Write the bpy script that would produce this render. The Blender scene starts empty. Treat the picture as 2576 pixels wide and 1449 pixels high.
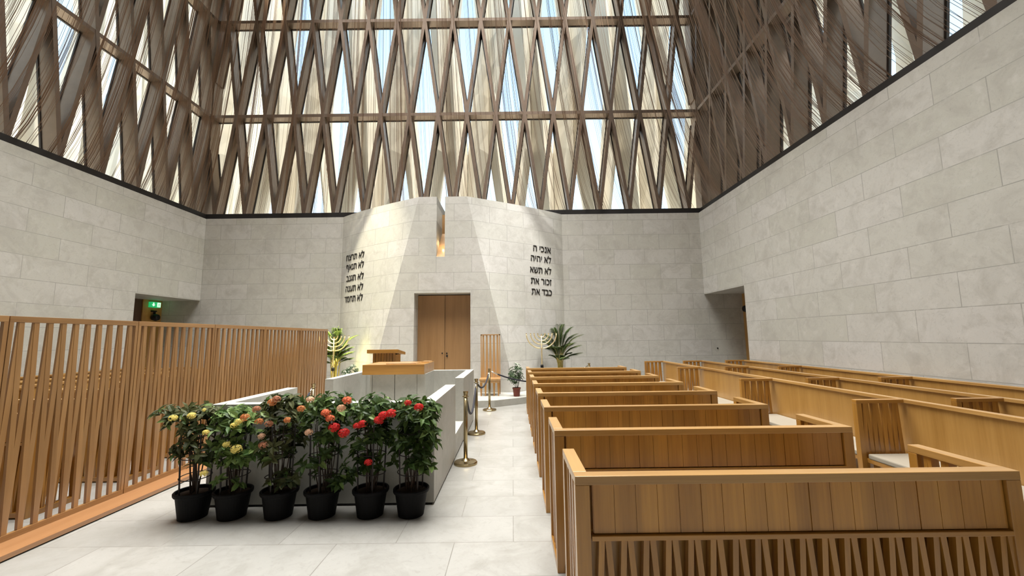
import bpy, math, random
from math import sin, cos, pi, radians
from mathutils import Vector, Matrix
from mathutils.geometry import interpolate_bezier, tessellate_polygon

# ------------------------------------------------------------------ camera, sky, lights, exposure
SC = bpy.context.scene
COL = SC.collection
XC = -1.95                                   # symmetry axis of the hall

cam_d = bpy.data.cameras.new('camera')
cam = bpy.data.objects.new('camera', cam_d)
COL.objects.link(cam)
cam_d.sensor_fit = 'HORIZONTAL'
cam_d.sensor_width = 36.0
cam_d.lens = 36.0 * 1045.0 / 2576.0
cam_d.clip_end = 300
_p, _r = radians(6.72), radians(-0.726)
_fwd = Vector((0, cos(_p), sin(_p)))
_right = Vector((1, 0, 0))
_up = _right.cross(_fwd)
_r2 = cos(_r) * _right + sin(_r) * _up
_u2 = -sin(_r) * _right + cos(_r) * _up
cam.matrix_world = Matrix(((_r2.x, _u2.x, -_fwd.x, 0), (_r2.y, _u2.y, -_fwd.y, 0), (_r2.z, _u2.z, -_fwd.z, 1.65), (0, 0, 0, 1)))
SC.camera = cam

world = bpy.data.worlds.new('sky')
SC.world = world
world.use_nodes = True
wn, wl = world.node_tree.nodes, world.node_tree.links
wn.clear()
w_out = wn.new('ShaderNodeOutputWorld')
w_bg = wn.new('ShaderNodeBackground')
w_tc = wn.new('ShaderNodeTexCoord')
w_sep = wn.new('ShaderNodeSeparateXYZ')
w_ramp = wn.new('ShaderNodeValToRGB')
w_ramp.color_ramp.elements[0].position = 0.0
w_ramp.color_ramp.elements[0].color = (0.86, 0.95, 1.0, 1)
w_ramp.color_ramp.elements[1].position = 0.75
w_ramp.color_ramp.elements[1].color = (0.42, 0.70, 1.0, 1)
wl.new(w_tc.outputs['Generated'], w_sep.inputs[0])
wl.new(w_sep.outputs['Z'], w_ramp.inputs[0])
wl.new(w_ramp.outputs[0], w_bg.inputs['Color'])
w_bg.inputs['Strength'].default_value = 1.75
wl.new(w_bg.outputs[0], w_out.inputs[0])

def add_light(name, kind, loc, energy, color, direction=(0, 0, -1), **kw):
    d = bpy.data.lights.new(name, kind)
    d.energy = energy
    d.color = color
    for k, v in kw.items():
        setattr(d, k, v)
    o = bpy.data.objects.new(name, d)
    o.location = loc
    o.rotation_euler = Vector(direction).to_track_quat('-Z', 'Y').to_euler()
    COL.objects.link(o)
    return o

# noon sun, high behind the camera: reaches the outer screen over the roof
add_light('sun', 'SUN', (0, 0, 30), 14.0, (1.0, 0.93, 0.80), (-0.07, 0.15, -0.98), angle=0.01)
# daylight through the rooflight above the tent of chains
add_light('rooflight_daylight', 'AREA', (XC, 7.4, 14.9), 2800, (1.0, 0.98, 0.945), (0, 0, -1), shape='RECTANGLE', size=11.0, size_y=11.0, spread=radians(95))
add_light('ark_flank_fill', 'SPOT', (-7.2, 10.0, 13.0), 10500, (1.0, 0.92, 0.70), (3.1, 2.5, -9.4), spot_size=radians(24), spot_blend=0.9, shadow_soft_size=0.06)  # added lamp, imitates the shaft of sunlight down the left flank
add_light('ark_flank_fill', 'SPOT', (3.6, 10.0, 13.0), 7000, (1.0, 0.98, 0.94), (-3.3, 2.4, -9.4), spot_size=radians(26), spot_blend=0.9, shadow_soft_size=0.1)  # added fill that lightens the right flank, not a lamp of the hall
# added spot imitating a patch of sun on the left flank and its plants
add_light('sun_patch_spot', 'SPOT', (-3.5, 10.2, 14.6), 130000, (1.0, 0.92, 0.36), (-1.40, 1.35, -14.2), spot_size=radians(8.0), spot_blend=0.6, shadow_soft_size=0.05)

SC.view_settings.view_transform = 'Standard'
SC.view_settings.look = 'None'
SC.view_settings.gamma = 1.0
SC.view_settings.use_curve_mapping = False
SC.view_settings.exposure = 0.0

# ------------------------------------------------------------------ helpers
def ident(o, name_unused=None, label=None, cat=None, group=None, kind=None):
    if label: o['label'] = label
    if cat: o['category'] = cat
    if group: o['group'] = group
    if kind: o['kind'] = kind
    return o

def empty(name, loc=(0, 0, 0), rz=0.0, label=None, cat=None, group=None, kind=None):
    o = bpy.data.objects.new(name, None)
    o.empty_display_size = 0.1
    o.location = loc
    o.rotation_euler = (0, 0, rz)
    COL.objects.link(o)
    return ident(o, None, label, cat, group, kind)

class MB:
    def __init__(self):
        self.v, self.f, self.m = [], [], []
    def add(self, vs, fs, mi=0):
        b = len(self.v)
        self.v += [tuple(p) for p in vs]
        self.f += [tuple(i + b for i in q) for q in fs]
        self.m += [mi] * len(fs)
    def hexa(self, p, mi=0):
        # p: 4 bottom (ccw from above) + 4 top
        self.add(p, [(3, 2, 1, 0), (4, 5, 6, 7), (0, 1, 5, 4), (1, 2, 6, 5), (2, 3, 7, 6), (3, 0, 4, 7)], mi)
    def box(self, x0, x1, y0, y1, z0, z1, mi=0):
        self.hexa([(x0, y0, z0), (x1, y0, z0), (x1, y1, z0), (x0, y1, z0), (x0, y0, z1), (x1, y0, z1), (x1, y1, z1), (x0, y1, z1)], mi)
    def slat_x(self, xb, xt, z0, z1, w, y0, y1, mi=0):
        # bar in the xz plane leaning from xb at z0 to xt at z1
        h = w / 2
        self.hexa([(xb - h, y0, z0), (xb + h, y0, z0), (xb + h, y1, z0), (xb - h, y1, z0), (xt - h, y0, z1), (xt + h, y0, z1), (xt + h, y1, z1), (xt - h, y1, z1)], mi)
    def slat_y(self, yb, yt, z0, z1, w, x0, x1, mi=0):
        h = w / 2
        self.hexa([(x0, yb - h, z0), (x1, yb - h, z0), (x1, yb + h, z0), (x0, yb + h, z0), (x0, yt - h, z1), (x1, yt - h, z1), (x1, yt + h, z1), (x0, yt + h, z1)], mi)
    def prism(self, poly, z0, z1, mi=0):
        n = len(poly)
        vs = [(x, y, z0) for x, y in poly] + [(x, y, z1) for x, y in poly]
        fs = [tuple(range(n - 1, -1, -1)), tuple(range(n, 2 * n))] + [(i, (i + 1) % n, n + (i + 1) % n, n + i) for i in range(n)]
        self.add(vs, fs, mi)
    def tube(self, pts, r, n=6, mi=0, caps=True):
        pts = [Vector(p) for p in pts]
        rs = r if isinstance(r, (list, tuple)) else [r] * len(pts)
        vs, fs = [], []
        ref = None
        for i, p in enumerate(pts):
            t = (pts[min(i + 1, len(pts) - 1)] - pts[max(i - 1, 0)]).normalized()
            if ref is None:
                ref = Vector((0, 0, 1)) if abs(t.z) < 0.9 else Vector((1, 0, 0))
            a = t.cross(ref).normalized()
            b = t.cross(a).normalized()
            ref = -b if False else ref
            for k in range(n):
                an = 2 * pi * k / n
                vs.append(p + rs[i] * (cos(an) * a + sin(an) * b))
        for i in range(len(pts) - 1):
            for k in range(n):
                k2 = (k + 1) % n
                fs.append((i * n + k, i * n + k2, (i + 1) * n + k2, (i + 1) * n + k))
        if caps:
            fs.append(tuple(range(n - 1, -1, -1)))
            fs.append(tuple(range((len(pts) - 1) * n, len(pts) * n)))
        self.add(vs, fs, mi)
    def lathe(self, prof, n=24, c=(0, 0, 0), mi=0):
        vs, fs = [], []
        for r, z in prof:
            for k in range(n):
                a = 2 * pi * k / n
                vs.append((c[0] + r * cos(a), c[1] + r * sin(a), c[2] + z))
        for i in range(len(prof) - 1):
            for k in range(n):
                k2 = (k + 1) % n
                fs.append((i * n + k, i * n + k2, (i + 1) * n + k2, (i + 1) * n + k))
        fs.append(tuple(range(n - 1, -1, -1)))
        fs.append(tuple(range((len(prof) - 1) * n, len(prof) * n)))
        self.add(vs, fs, mi)
    def build(self, name, mats, parent=None, loc=None, smooth=False, bevel=0.0, label=None, cat=None, group=None, kind=None):
        me = bpy.data.meshes.new(name)
        me.from_pydata(self.v, [], self.f)
        if not isinstance(mats, (list, tuple)):
            mats = [mats]
        for m in mats:
            me.materials.append(m)
        me.polygons.foreach_set('material_index', self.m)
        if smooth:
            me.polygons.foreach_set('use_smooth', [True] * len(self.f))
        me.update()
        o = bpy.data.objects.new(name, me)
        COL.objects.link(o)
        if parent is not None:
            o.parent = parent
        if loc is not None:
            o.location = loc
        if bevel:
            bv = o.modifiers.new('edge', 'BEVEL')
            bv.width = bevel
            bv.segments = 2
            bv.limit_method = 'ANGLE'
        return ident(o, None, label, cat, group, kind)

def kids(o):
    return [c for c in KIDS.get(o.name, [])]
def index_children():
    KIDS.clear()
    for o in COL.objects:
        if o.parent:
            KIDS.setdefault(o.parent.name, []).append(o)
KIDS = {}
def copy_tree(o, parent=None):
    c = o.copy()
    COL.objects.link(c)
    c.parent = parent
    for ch in list(KIDS.get(o.name, [])):
        copy_tree(ch, c)
    return c

# ------------------------------------------------------------------ materials
def new_mat(name):
    m = bpy.data.materials.new(name)
    m.use_nodes = True
    nt = m.node_tree
    b = nt.nodes['Principled BSDF']
    return m, nt.nodes, nt.links, b

def plain(name, col, rough=0.5, metal=0.0, spec=0.5, noise=0.0, scale=20.0, trans=0.0):
    m, N, L, b = new_mat(name)
    b.inputs['Base Color'].default_value = (*col, 1)
    b.inputs['Roughness'].default_value = rough
    b.inputs['Metallic'].default_value = metal
    b.inputs['Specular IOR Level'].default_value = spec
    if noise:
        tc = N.new('ShaderNodeTexCoord')
        nz = N.new('ShaderNodeTexNoise')
        nz.inputs['Scale'].default_value = scale
        nz.inputs['Detail'].default_value = 5
        L.new(tc.outputs['Object'], nz.inputs['Vector'])
        mx = N.new('ShaderNodeMix'); mx.data_type = 'RGBA'
        mx.inputs['A'].default_value = (*[c * (1 - noise) for c in col], 1)
        mx.inputs['B'].default_value = (*[min(1, c * (1 + noise)) for c in col], 1)
        L.new(nz.outputs[0], mx.inputs['Factor'])
        L.new(mx.outputs['Result'], b.inputs['Base Color'])
    return m

def wood(name, axis, c1, c2, rough=0.30, board=None, random_tint=0.12):
    """oak, grain running along axis (0, 1 or 2) of the object's own coordinates"""
    m, N, L, b = new_mat(name)
    tc = N.new('ShaderNodeTexCoord')
    oi = N.new('ShaderNodeObjectInfo')
    off = N.new('ShaderNodeVectorMath'); off.operation = 'MULTIPLY_ADD'
    cmb = N.new('ShaderNodeCombineXYZ')
    for k in range(3):
        L.new(oi.outputs['Random'], cmb.inputs[k])
    off.inputs[1].default_value = (17.3, 9.1, 13.7)
    L.new(cmb.outputs[0], off.inputs[0])
    L.new(tc.outputs['Object'], off.inputs[2])
    mp = N.new('ShaderNodeMapping')
    s = [55.0, 55.0, 55.0]
    s[axis] = 2.2
    mp.inputs['Scale'].default_value = s
    L.new(off.outputs[0], mp.inputs['Vector'])
    n1 = N.new('ShaderNodeTexNoise')
    n1.inputs['Scale'].default_value = 1.0
    n1.inputs['Detail'].default_value = 6
    n1.inputs['Roughness'].default_value = 0.62
    L.new(mp.outputs[0], n1.inputs['Vector'])
    mp2 = N.new('ShaderNodeMapping')
    s2 = [7.0, 7.0, 7.0]
    s2[axis] = 0.5
    mp2.inputs['Scale'].default_value = s2
    L.new(off.outputs[0], mp2.inputs['Vector'])
    n2 = N.new('ShaderNodeTexNoise')
    n2.inputs['Scale'].default_value = 1.0
    n2.inputs['Detail'].default_value = 3
    L.new(mp2.outputs[0], n2.inputs['Vector'])
    ad = N.new('ShaderNodeMath'); ad.operation = 'MULTIPLY_ADD'
    ad.inputs[1].default_value = 0.62
    L.new(n2.outputs[0], ad.inputs[0])
    hf = N.new('ShaderNodeMath'); hf.operation = 'MULTIPLY'
    hf.inputs[1].default_value = 0.38
    L.new(n1.outputs[0], hf.inputs[0])
    L.new(hf.outputs[0], ad.inputs[2])
    rmp = N.new('ShaderNodeValToRGB')
    rmp.color_ramp.elements[0].position = 0.33
    rmp.color_ramp.elements[0].color = (*c1, 1)
    rmp.color_ramp.elements[1].position = 0.66
    rmp.color_ramp.elements[1].color = (*c2, 1)
    L.new(ad.outputs[0], rmp.inputs[0])
    hs = N.new('ShaderNodeHueSaturation')
    vm = N.new('ShaderNodeMath'); vm.operation = 'MULTIPLY_ADD'
    vm.inputs[1].default_value = random_tint
    vm.inputs[2].default_value = 1 - random_tint / 2
    L.new(oi.outputs['Random'], vm.inputs[0])
    L.new(vm.outputs[0], hs.inputs['Value'])
    L.new(rmp.outputs[0], hs.inputs['Color'])
    col = hs.outputs[0]
    if board:
        # boards of their own tone, side by side along x
        w, seam = board
        sp = N.new('ShaderNodeSeparateXYZ')
        L.new(tc.outputs['Object'], sp.inputs[0])
        dv = N.new('ShaderNodeMath'); dv.operation = 'DIVIDE'; dv.inputs[1].default_value = w
        L.new(sp.outputs['X'], dv.inputs[0])
        fl = N.new('ShaderNodeMath'); fl.operation = 'FLOOR'
        L.new(dv.outputs[0], fl.inputs[0])
        wnz = N.new('ShaderNodeTexWhiteNoise'); wnz.noise_dimensions = '2D'
        cb = N.new('ShaderNodeCombineXYZ')
        L.new(fl.outputs[0], cb.inputs[0]); L.new(oi.outputs['Random'], cb.inputs[1])
        L.new(cb.outputs[0], wnz.inputs['Vector'])
        v2 = N.new('ShaderNodeMath'); v2.operation = 'MULTIPLY_ADD'
        v2.inputs[1].default_value = 0.24; v2.inputs[2].default_value = 0.93
        L.new(wnz.outputs['Value'], v2.inputs[0])
        h2 = N.new('ShaderNodeHueSaturation')
        L.new(v2.outputs[0], h2.inputs['Value']); L.new(col, h2.inputs['Color'])
        col = h2.outputs[0]
    L.new(col, b.inputs['Base Color'])
    b.inputs['Roughness'].default_value = rough
    b.inputs['Specular IOR Level'].default_value = 0.5
    b.inputs['Coat Weight'].default_value = 0.6
    b.inputs['Coat Roughness'].default_value = 0.28
    b.inputs['Coat IOR'].default_value = 1.6
    bp = N.new('ShaderNodeBump')
    bp.inputs['Strength'].default_value = 0.08
    bp.inputs['Distance'].default_value = 0.01
    L.new(n1.outputs[0], bp.inputs['Height'])
    L.new(bp.outputs[0], b.inputs['Normal'])
    return m

def stone(name, plane, bw, bh, ox, oy, c1, c2, mortar, msize=0.006, rough=0.55, bricks=True, pit=0.5, offset=0.5):
    """honed limestone; plane 'xz', 'yz' or 'xy' picks the coursing plane"""
    m, N, L, b = new_mat(name)
    g = N.new('ShaderNodeNewGeometry')
    sp = N.new('ShaderNodeSeparateXYZ')
    L.new(g.outputs['Position'], sp.inputs[0])
    cb = N.new('ShaderNodeCombineXYZ')
    for k, ch in enumerate(plane.upper()):
        a = N.new('ShaderNodeMath'); a.operation = 'ADD'
        a.inputs[1].default_value = (ox, oy)[k]
        L.new(sp.outputs[ch], a.inputs[0])
        L.new(a.outputs[0], cb.inputs[k])
    # soft clouds, veins and pits in 3D
    def noise(scale, detail, rough_, dist=0.0):
        n = N.new('ShaderNodeTexNoise')
        n.inputs['Scale'].default_value = scale
        n.inputs['Detail'].default_value = detail
        n.inputs['Roughness'].default_value = rough_
        n.inputs['Distortion'].default_value = dist
        L.new(g.outputs['Position'], n.inputs['Vector'])
        return n.outputs[0]
    def ramp(src, p0, p1, v0=0.0, v1=1.0):
        r = N.new('ShaderNodeMapRange')
        r.inputs['From Min'].default_value = p0; r.inputs['From Max'].default_value = p1
        r.inputs['To Min'].default_value = v0; r.inputs['To Max'].default_value = v1
        L.new(src, r.inputs[0])
        return r.outputs[0]
    def mixc(f, a, bcol, mode='MIX'):
        x = N.new('ShaderNodeMix'); x.data_type = 'RGBA'; x.blend_type = mode
        for sock, val in (('Factor', f), ('A', a), ('B', bcol)):
            if isinstance(val, (int, float)): x.inputs[sock].default_value = val
            elif isinstance(val, tuple): x.inputs[sock].default_value = (*val, 1)
            else: L.new(val, x.inputs[sock])
        return x.outputs['Result']
    if bricks:
        br = N.new('ShaderNodeTexBrick')
        br.offset = offset
        br.inputs['Scale'].default_value = 1.0
        br.inputs['Brick Width'].default_value = bw
        br.inputs['Row Height'].default_value = bh
        br.inputs['Mortar Size'].default_value = msize
        br.inputs['Mortar Smooth'].default_value = 0.1
        br.inputs['Color1'].default_value = (*c1, 1)
        br.inputs['Color2'].default_value = (*c2, 1)
        br.inputs['Mortar'].default_value = (*mortar, 1)
        L.new(cb.outputs[0], br.inputs['Vector'])
        col = br.outputs['Color']
    else:
        col = mixc(noise(1.3, 3, 0.5), c1, c2)
    dark = tuple(c * 0.74 * k for c, k in zip(c1, (1.0, 0.99, 0.95)))
    light = tuple(min(1, c * 1.13) for c in c1)
    col = mixc(ramp(noise(2.1, 7, 0.66, 1.0), 0.46, 0.68, 0, 0.75), col, dark)
    col = mixc(ramp(noise(9.0, 6, 0.68, 1.6), 0.54, 0.70, 0, 0.55), col, dark)
    col = mixc(ramp(noise(5.5, 5, 0.6, 0.3), 0.55, 0.75, 0, 0.5), col, light)
    col = mixc(ramp(noise(26, 7, 0.72, 1.2), 0.57, 0.70, 0, pit), col, tuple(c * 0.55 for c in c1))
    L.new(col, b.inputs['Base Color'])
    b.inputs['Roughness'].default_value = rough
    b.inputs['Specular IOR Level'].default_value = 0.35
    return m

OAK1, OAK2 = (0.280, 0.120, 0.016), (0.490, 0.240, 0.044)
M = {}
M['oak_x'] = wood('oak_x', 0, OAK1, OAK2)
M['oak_y'] = wood('oak_y', 1, OAK1, OAK2)
M['oak_z'] = wood('oak_z', 2, OAK1, OAK2)
M['oak_boards'] = wood('oak_boards', 2, (0.300, 0.125, 0.014), (0.510, 0.248, 0.042), board=(0.1075, 0.002))
M['rail_glare_x'] = wood('rail_glare_x', 0, (0.33, 0.165, 0.040), (0.54, 0.310, 0.100))  # same oak made paler: glare on the rail tops put into the colour
M['rail_glare_y'] = wood('rail_glare_y', 1, (0.33, 0.165, 0.040), (0.54, 0.310, 0.100))
M['oak_panel'] = wood('oak_panel', 2, (0.37, 0.190, 0.045), (0.50, 0.280, 0.080), rough=0.34, random_tint=0.06)
M['oak_pale_z'] = wood('oak_pale_z', 2, (0.36, 0.19, 0.068), (0.50, 0.30, 0.125))
M['screen_z'] = wood('screen_z', 2, (0.250, 0.122, 0.040), (0.390, 0.212, 0.080), random_tint=0.22)
M['screen_y'] = wood('screen_y', 1, (0.250, 0.122, 0.040), (0.390, 0.212, 0.080))
M['plank_y'] = wood('plank_y', 1, (0.36, 0.165, 0.065), (0.47, 0.245, 0.11))
M['oak_shaded'] = wood('oak_shaded', 2, (0.060, 0.024, 0.012), (0.105, 0.045, 0.020))  # corner door leaves in shadow: the shade is put into this dark colour
M['door_oak'] = wood('door_oak', 2, (0.30, 0.160, 0.062), (0.40, 0.225, 0.095), rough=0.4, random_tint=0.05)

SW1, SW2, SWM = (0.570, 0.556, 0.524), (0.512, 0.506, 0.452), (0.330, 0.324, 0.295)
M['stone_xz'] = stone('stone_xz', 'xz', 1.0, 0.497, 0.13, 0.005, SW1, SW2, SWM)
M['stone_yz'] = stone('stone_yz', 'yz', 1.35, 0.497, 0.30, 0.005, SW1, SW2, SWM)
M['floor'] = stone('floor', 'xy', 0.955, 0.488, 0.97, -3.10, (0.350, 0.342, 0.316), (0.312, 0.305, 0.281), (0.21, 0.20, 0.178), msize=0.004, rough=0.30, pit=0.35)
M['stone_plain'] = stone('stone_plain', 'xz', 1, 1, 0, 0, (0.450, 0.443, 0.402), (0.395, 0.388, 0.348), SWM, bricks=False, pit=0.3)
M['bronze'] = plain('bronze', (0.255, 0.198, 0.155), 0.36, 0.72, 0.5, noise=0.18, scale=6)
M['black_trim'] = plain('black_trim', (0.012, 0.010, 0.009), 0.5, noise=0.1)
M['gasket'] = plain('gasket', (0.035, 0.027, 0.022), 0.5, noise=0.1)
M['chain'] = plain('chain', (0.30, 0.195, 0.130), 0.4, 0.45, 0.5, noise=0.15, scale=9)
M['concrete'] = plain('concrete', (0.78, 0.73, 0.635), 0.8, 0, 0.2, noise=0.06, scale=1.5)
M['ground'] = plain('ground', (0.62, 0.56, 0.47), 0.9, 0, 0.1, noise=0.1, scale=0.6)
M['brass'] = plain('brass', (0.38, 0.30, 0.165), 0.24, 1.0, noise=0.05, scale=30)
M['gold'] = plain('gold', (0.80, 0.66, 0.38), 0.35, 0.6, noise=0.05, scale=30)
M['rope'] = plain('rope', (0.016, 0.016, 0.024), 0.8, noise=0.3, scale=200)
M['pot_black'] = plain('pot_black', (0.0035, 0.0035, 0.004), 0.6, 0, 0.15, noise=0.2, scale=40)
M['pot_red'] = plain('pot_red', (0.16, 0.035, 0.02), 0.5, 0, 0.4, noise=0.15, scale=40)
M['soil'] = plain('soil', (0.022, 0.014, 0.009), 0.95, 0, 0.1, noise=0.5, scale=60)
M['stake'] = plain('stake', (0.014, 0.010, 0.009), 0.6, noise=0.2, scale=60)
M['twig'] = plain('twig', (0.034, 0.019, 0.011), 0.8, noise=0.3, scale=60)
M['cushion'] = plain('cushion', (0.34, 0.30, 0.235), 0.95, 0, 0.1, noise=0.14, scale=260)
M['dark_metal'] = plain('dark_metal', (0.012, 0.011, 0.011), 0.45, 0.3, noise=0.1)
M['lettering'] = plain('lettering', (0.016, 0.014, 0.013), 0.45, 0.4, noise=0.1)
M['silver'] = plain('silver', (0.75, 0.72, 0.66), 0.25, 1.0, noise=0.05)

def leaf_mat(name, c1, c2, rough=0.5, trans=0.25):
    m, N, L, b = new_mat(name)
    g = N.new('ShaderNodeNewGeometry')
    rp = N.new('ShaderNodeValToRGB')
    rp.color_ramp.elements[0].color = (*c1, 1)
    rp.color_ramp.elements[1].color = (*c2, 1)
    L.new(g.outputs['Random Per Island'], rp.inputs[0])
    L.new(rp.outputs[0], b.inputs['Base Color'])
    b.inputs['Roughness'].default_value = rough
    b.inputs['Specular IOR Level'].default_value = 0.28
    out = N['Material Output']
    tr = N.new('ShaderNodeBsdfTranslucent')
    L.new(rp.outputs[0], tr.inputs['Color'])
    mx = N.new('ShaderNodeMixShader')
    mx.inputs[0].default_value = trans
    L.new(b.outputs[0], mx.inputs[1]); L.new(tr.outputs[0], mx.inputs[2])
    L.new(mx.outputs[0], out.inputs[0])
    return m
M['leaf'] = leaf_mat('leaf', (0.018, 0.040, 0.009), (0.075, 0.125, 0.028))
M['leaf_pale'] = leaf_mat('leaf_pale', (0.060, 0.125, 0.030), (0.200, 0.290, 0.085))
M['leaf_olive'] = leaf_mat('leaf_olive', (0.026, 0.042, 0.014), (0.105, 0.110, 0.040))
M['leaf_palm'] = leaf_mat('leaf_palm', (0.028, 0.060, 0.018), (0.135, 0.190, 0.060))
M['leaf_bush'] = leaf_mat('leaf_bush', (0.022, 0.050, 0.020), (0.080, 0.125, 0.055))
M['leaf_white'] = leaf_mat('leaf_white', (0.42, 0.47, 0.36), (0.62, 0.66, 0.52))
M['cane'] = plain('cane', (0.42, 0.34, 0.10), 0.5, noise=0.3, scale=20)
PET = {'y': (0.80, 0.68, 0.20), 'o': (0.62, 0.24, 0.08), 'b': (0.50, 0.22, 0.12), 'p': (0.80, 0.52, 0.34), 'c': (0.78, 0.20, 0.09), 'r': (0.62, 0.025, 0.022)}
for k, c in PET.items():
    M['petal_' + k] = leaf_mat('petal_' + k, tuple(x * 0.75 for x in c), tuple(min(1, x * 1.2) for x in c), 0.6, 0.3)

def glass_mat():
    m, N, L, b = new_mat('window_glass')
    N.remove(b)
    tr = N.new('ShaderNodeBsdfTransparent'); tr.inputs[0].default_value = (0.95, 0.97, 0.97, 1)
    gl = N.new('ShaderNodeBsdfGlossy'); gl.inputs['Roughness'].default_value = 0.03
    fr = N.new('ShaderNodeFresnel'); fr.inputs[0].default_value = 1.17
    mx = N.new('ShaderNodeMixShader')
    L.new(fr.outputs[0], mx.inputs[0]); L.new(tr.outputs[0], mx.inputs[1]); L.new(gl.outputs[0], mx.inputs[2])
    L.new(mx.outputs[0], N['Material Output'].inputs[0])
    return m
M['glass'] = glass_mat()

def glow_mat(name, col, strength):
    m, N, L, b = new_mat(name)
    b.inputs['Base Color'].default_value = (*col, 1)
    b.inputs['Emission Color'].default_value = (*col, 1)
    b.inputs['Emission Strength'].default_value = strength
    return m
M['exit_green'] = glow_mat('exit_green', (0.02, 0.42, 0.13), 0.9)
M['exit_white'] = glow_mat('exit_white', (0.75, 1.0, 0.80), 1.0)
M['slit_glow'] = glow_mat('slit_glow', (1.0, 0.62, 0.26), 2.5)

# ------------------------------------------------------------------ room shell
YB, YF = 13.45, 11.55          # back wall plane, ark front plane
XR, XL = 6.25, -10.15          # side walls
ZT = 5.68                      # top of the stone
HW = 3.63                      # half width of the ark bulge
def half_w(z):
    return 0.69 + 0.24 * (ZT - z)
def ark_y(x, z):
    u = abs(x - XC)
    w = half_w(z)
    if u <= w: return YF
    t = min(1.0, (u - w) / (HW - w))
    return YF + (YB - YF) * (0.85 * t + 0.15 * t ** 3)

f = MB(); f.box(-12, 8, -4.2, 15, -0.3, 0)
f.build('floor', M['floor'], kind='structure')
g = MB(); g.box(-60, 60, -40, 90, -0.6, -0.32)
g.build('ground', M['ground'], kind='structure')

# back wall: flat wings plus the flaring ark with slit and door recess
bw = MB()
bw.box(-11.6, XC - HW, YB, YB + 0.35, 0, ZT)
bw.box(XC + HW, 7.7, YB, YB + 0.35, 0, ZT)
DW, DH, DY = 0.785, 2.90, YF + 0.48         # ark door half width, height, plane
SLW, SLZ, SX = 0.118, 3.93, XC - 0.06       # slit
NZ, NT = 16, 14
zs = sorted(set([ZT * i / NZ for i in range(NZ + 1)] + [DH, SLZ]))
for sgn in (-1, 1):
    for zi in range(len(zs) - 1):
        z0, z1 = zs[zi], zs[zi + 1]
        for ti in range(NT):
            t0, t1 = ti / NT, (ti + 1) / NT
            q = []
            for (t, z) in ((t0, z0), (t1, z0), (t1, z1), (t0, z1)):
                w = half_w(z)
                u = w + t * (HW - w)
                q.append((XC + sgn * u, YF + (YB - YF) * (0.85 * t + 0.15 * t ** 3), z))
            bw.add(q, [(0, 1, 2, 3) if sgn > 0 else (3, 2, 1, 0)])
        # front facet pieces
        if z1 <= DH + 1e-6: inner = XC + sgn * DW
        elif z0 >= SLZ - 1e-6: inner = SX + sgn * SLW
        else: inner = XC
        q = [(inner, YF, z0), (XC + sgn * half_w(z0), YF, z0), (XC + sgn * half_w(z1), YF, z1), (inner, YF, z1)]
        bw.add(q, [(0, 1, 2, 3) if sgn > 0 else (3, 2, 1, 0)])
# door recess reveals, slit reveals, top
x0, x1 = XC - DW, XC + DW
bw.add([(x0, YF, 0), (x0, DY + 0.12, 0), (x0, DY + 0.12, DH), (x0, YF, DH)], [(0, 1, 2, 3)])
bw.add([(x1, YF, 0), (x1, DY + 0.12, 0), (x1, DY + 0.12, DH), (x1, YF, DH)], [(3, 2, 1, 0)])
bw.add([(x0, YF, DH), (x1, YF, DH), (x1, DY + 0.12, DH), (x0, DY + 0.12, DH)], [(0, 1, 2, 3)])
sx0, sx1 = SX - SLW, SX + SLW
bw.add([(sx0, YF, SLZ), (sx0, YB, SLZ), (sx0, YB, ZT), (sx0, YF, ZT)], [(0, 1, 2, 3)])
bw.add([(sx1, YF, SLZ), (sx1, YB, SLZ), (sx1, YB, ZT), (sx1, YF, ZT)], [(3, 2, 1, 0)])
wt = half_w(ZT)
for sgn in (-1, 1):
    inner = SX + sgn * SLW
    rim = [(inner, YF, ZT)] + [(XC + sgn * (wt + t / NT * (HW - wt)), YF + (YB - YF) * (0.85 * t / NT + 0.15 * (t / NT) ** 3), ZT) for t in range(NT + 1)] + [(XC + sgn * HW, YB + 0.2, ZT), (inner, YB + 0.2, ZT)]
    bw.add(rim, [tuple(range(len(rim)))])
bw.build('wall_back', M['stone_xz'], kind='structure')
sl = MB()
sl.add([(sx0, YF + 0.0, SLZ), (sx1, YF + 0.0, SLZ), (sx1, YF + 0.95, SLZ + 0.9), (sx0, YF + 0.95, SLZ + 0.9)], [(0, 1, 2, 3)])
sl.add([(sx0, YF + 0.95, SLZ + 0.9), (sx1, YF + 0.95, SLZ + 0.9), (sx1, YF + 0.95, ZT - 0.25), (sx0, YF + 0.95, ZT - 0.25)], [(0, 1, 2, 3)])
sl.build('trim_5', M['oak_pale_z'], kind='structure')
add_light('slit_lamp', 'POINT', (SX, YF + 0.3, SLZ + 0.45), 1.6, (1.0, 0.66, 0.30), shadow_soft_size=0.03)

# side walls with the corner openings
NY, NH = 11.12, 2.95
rw = MB()
rw.box(XR, XR + 0.35, -4, NY, 0, ZT)
rw.box(XR, XR + 1.35, NY, YB, NH, ZT)
rw.box(XR + 0.35, XR + 1.45, NY - 0.3, NY, 0, NH)
rw.build('wall_right', M['stone_yz'], kind='structure')
lw = MB()
lw.box(XL - 0.35, XL, -4, NY, 0, ZT)
lw.box(XL - 1.35, XL, NY, YB, NH, ZT)
lw.box(XL - 1.45, XL - 0.35, NY - 0.3, NY, 0, NH)
lw.build('wall_left', M['stone_yz'], kind='structure')
fw = MB(); fw.box(-11.5, 7.6, -4.4, -4.0, 0, ZT); fw.box(-11.5, 7.6, -4.4, -4.0, ZT, 15.2, 1)
fw.build('wall_front', [M['stone_xz'], M['bronze']], kind='structure')
uw = MB()
uw.box(XR + 0.27, XR + 0.67, -4, -1.0, ZT, 15.2)
uw.box(XL - 0.67, XL - 0.27, -4, -1.0, ZT, 15.2)
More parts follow.
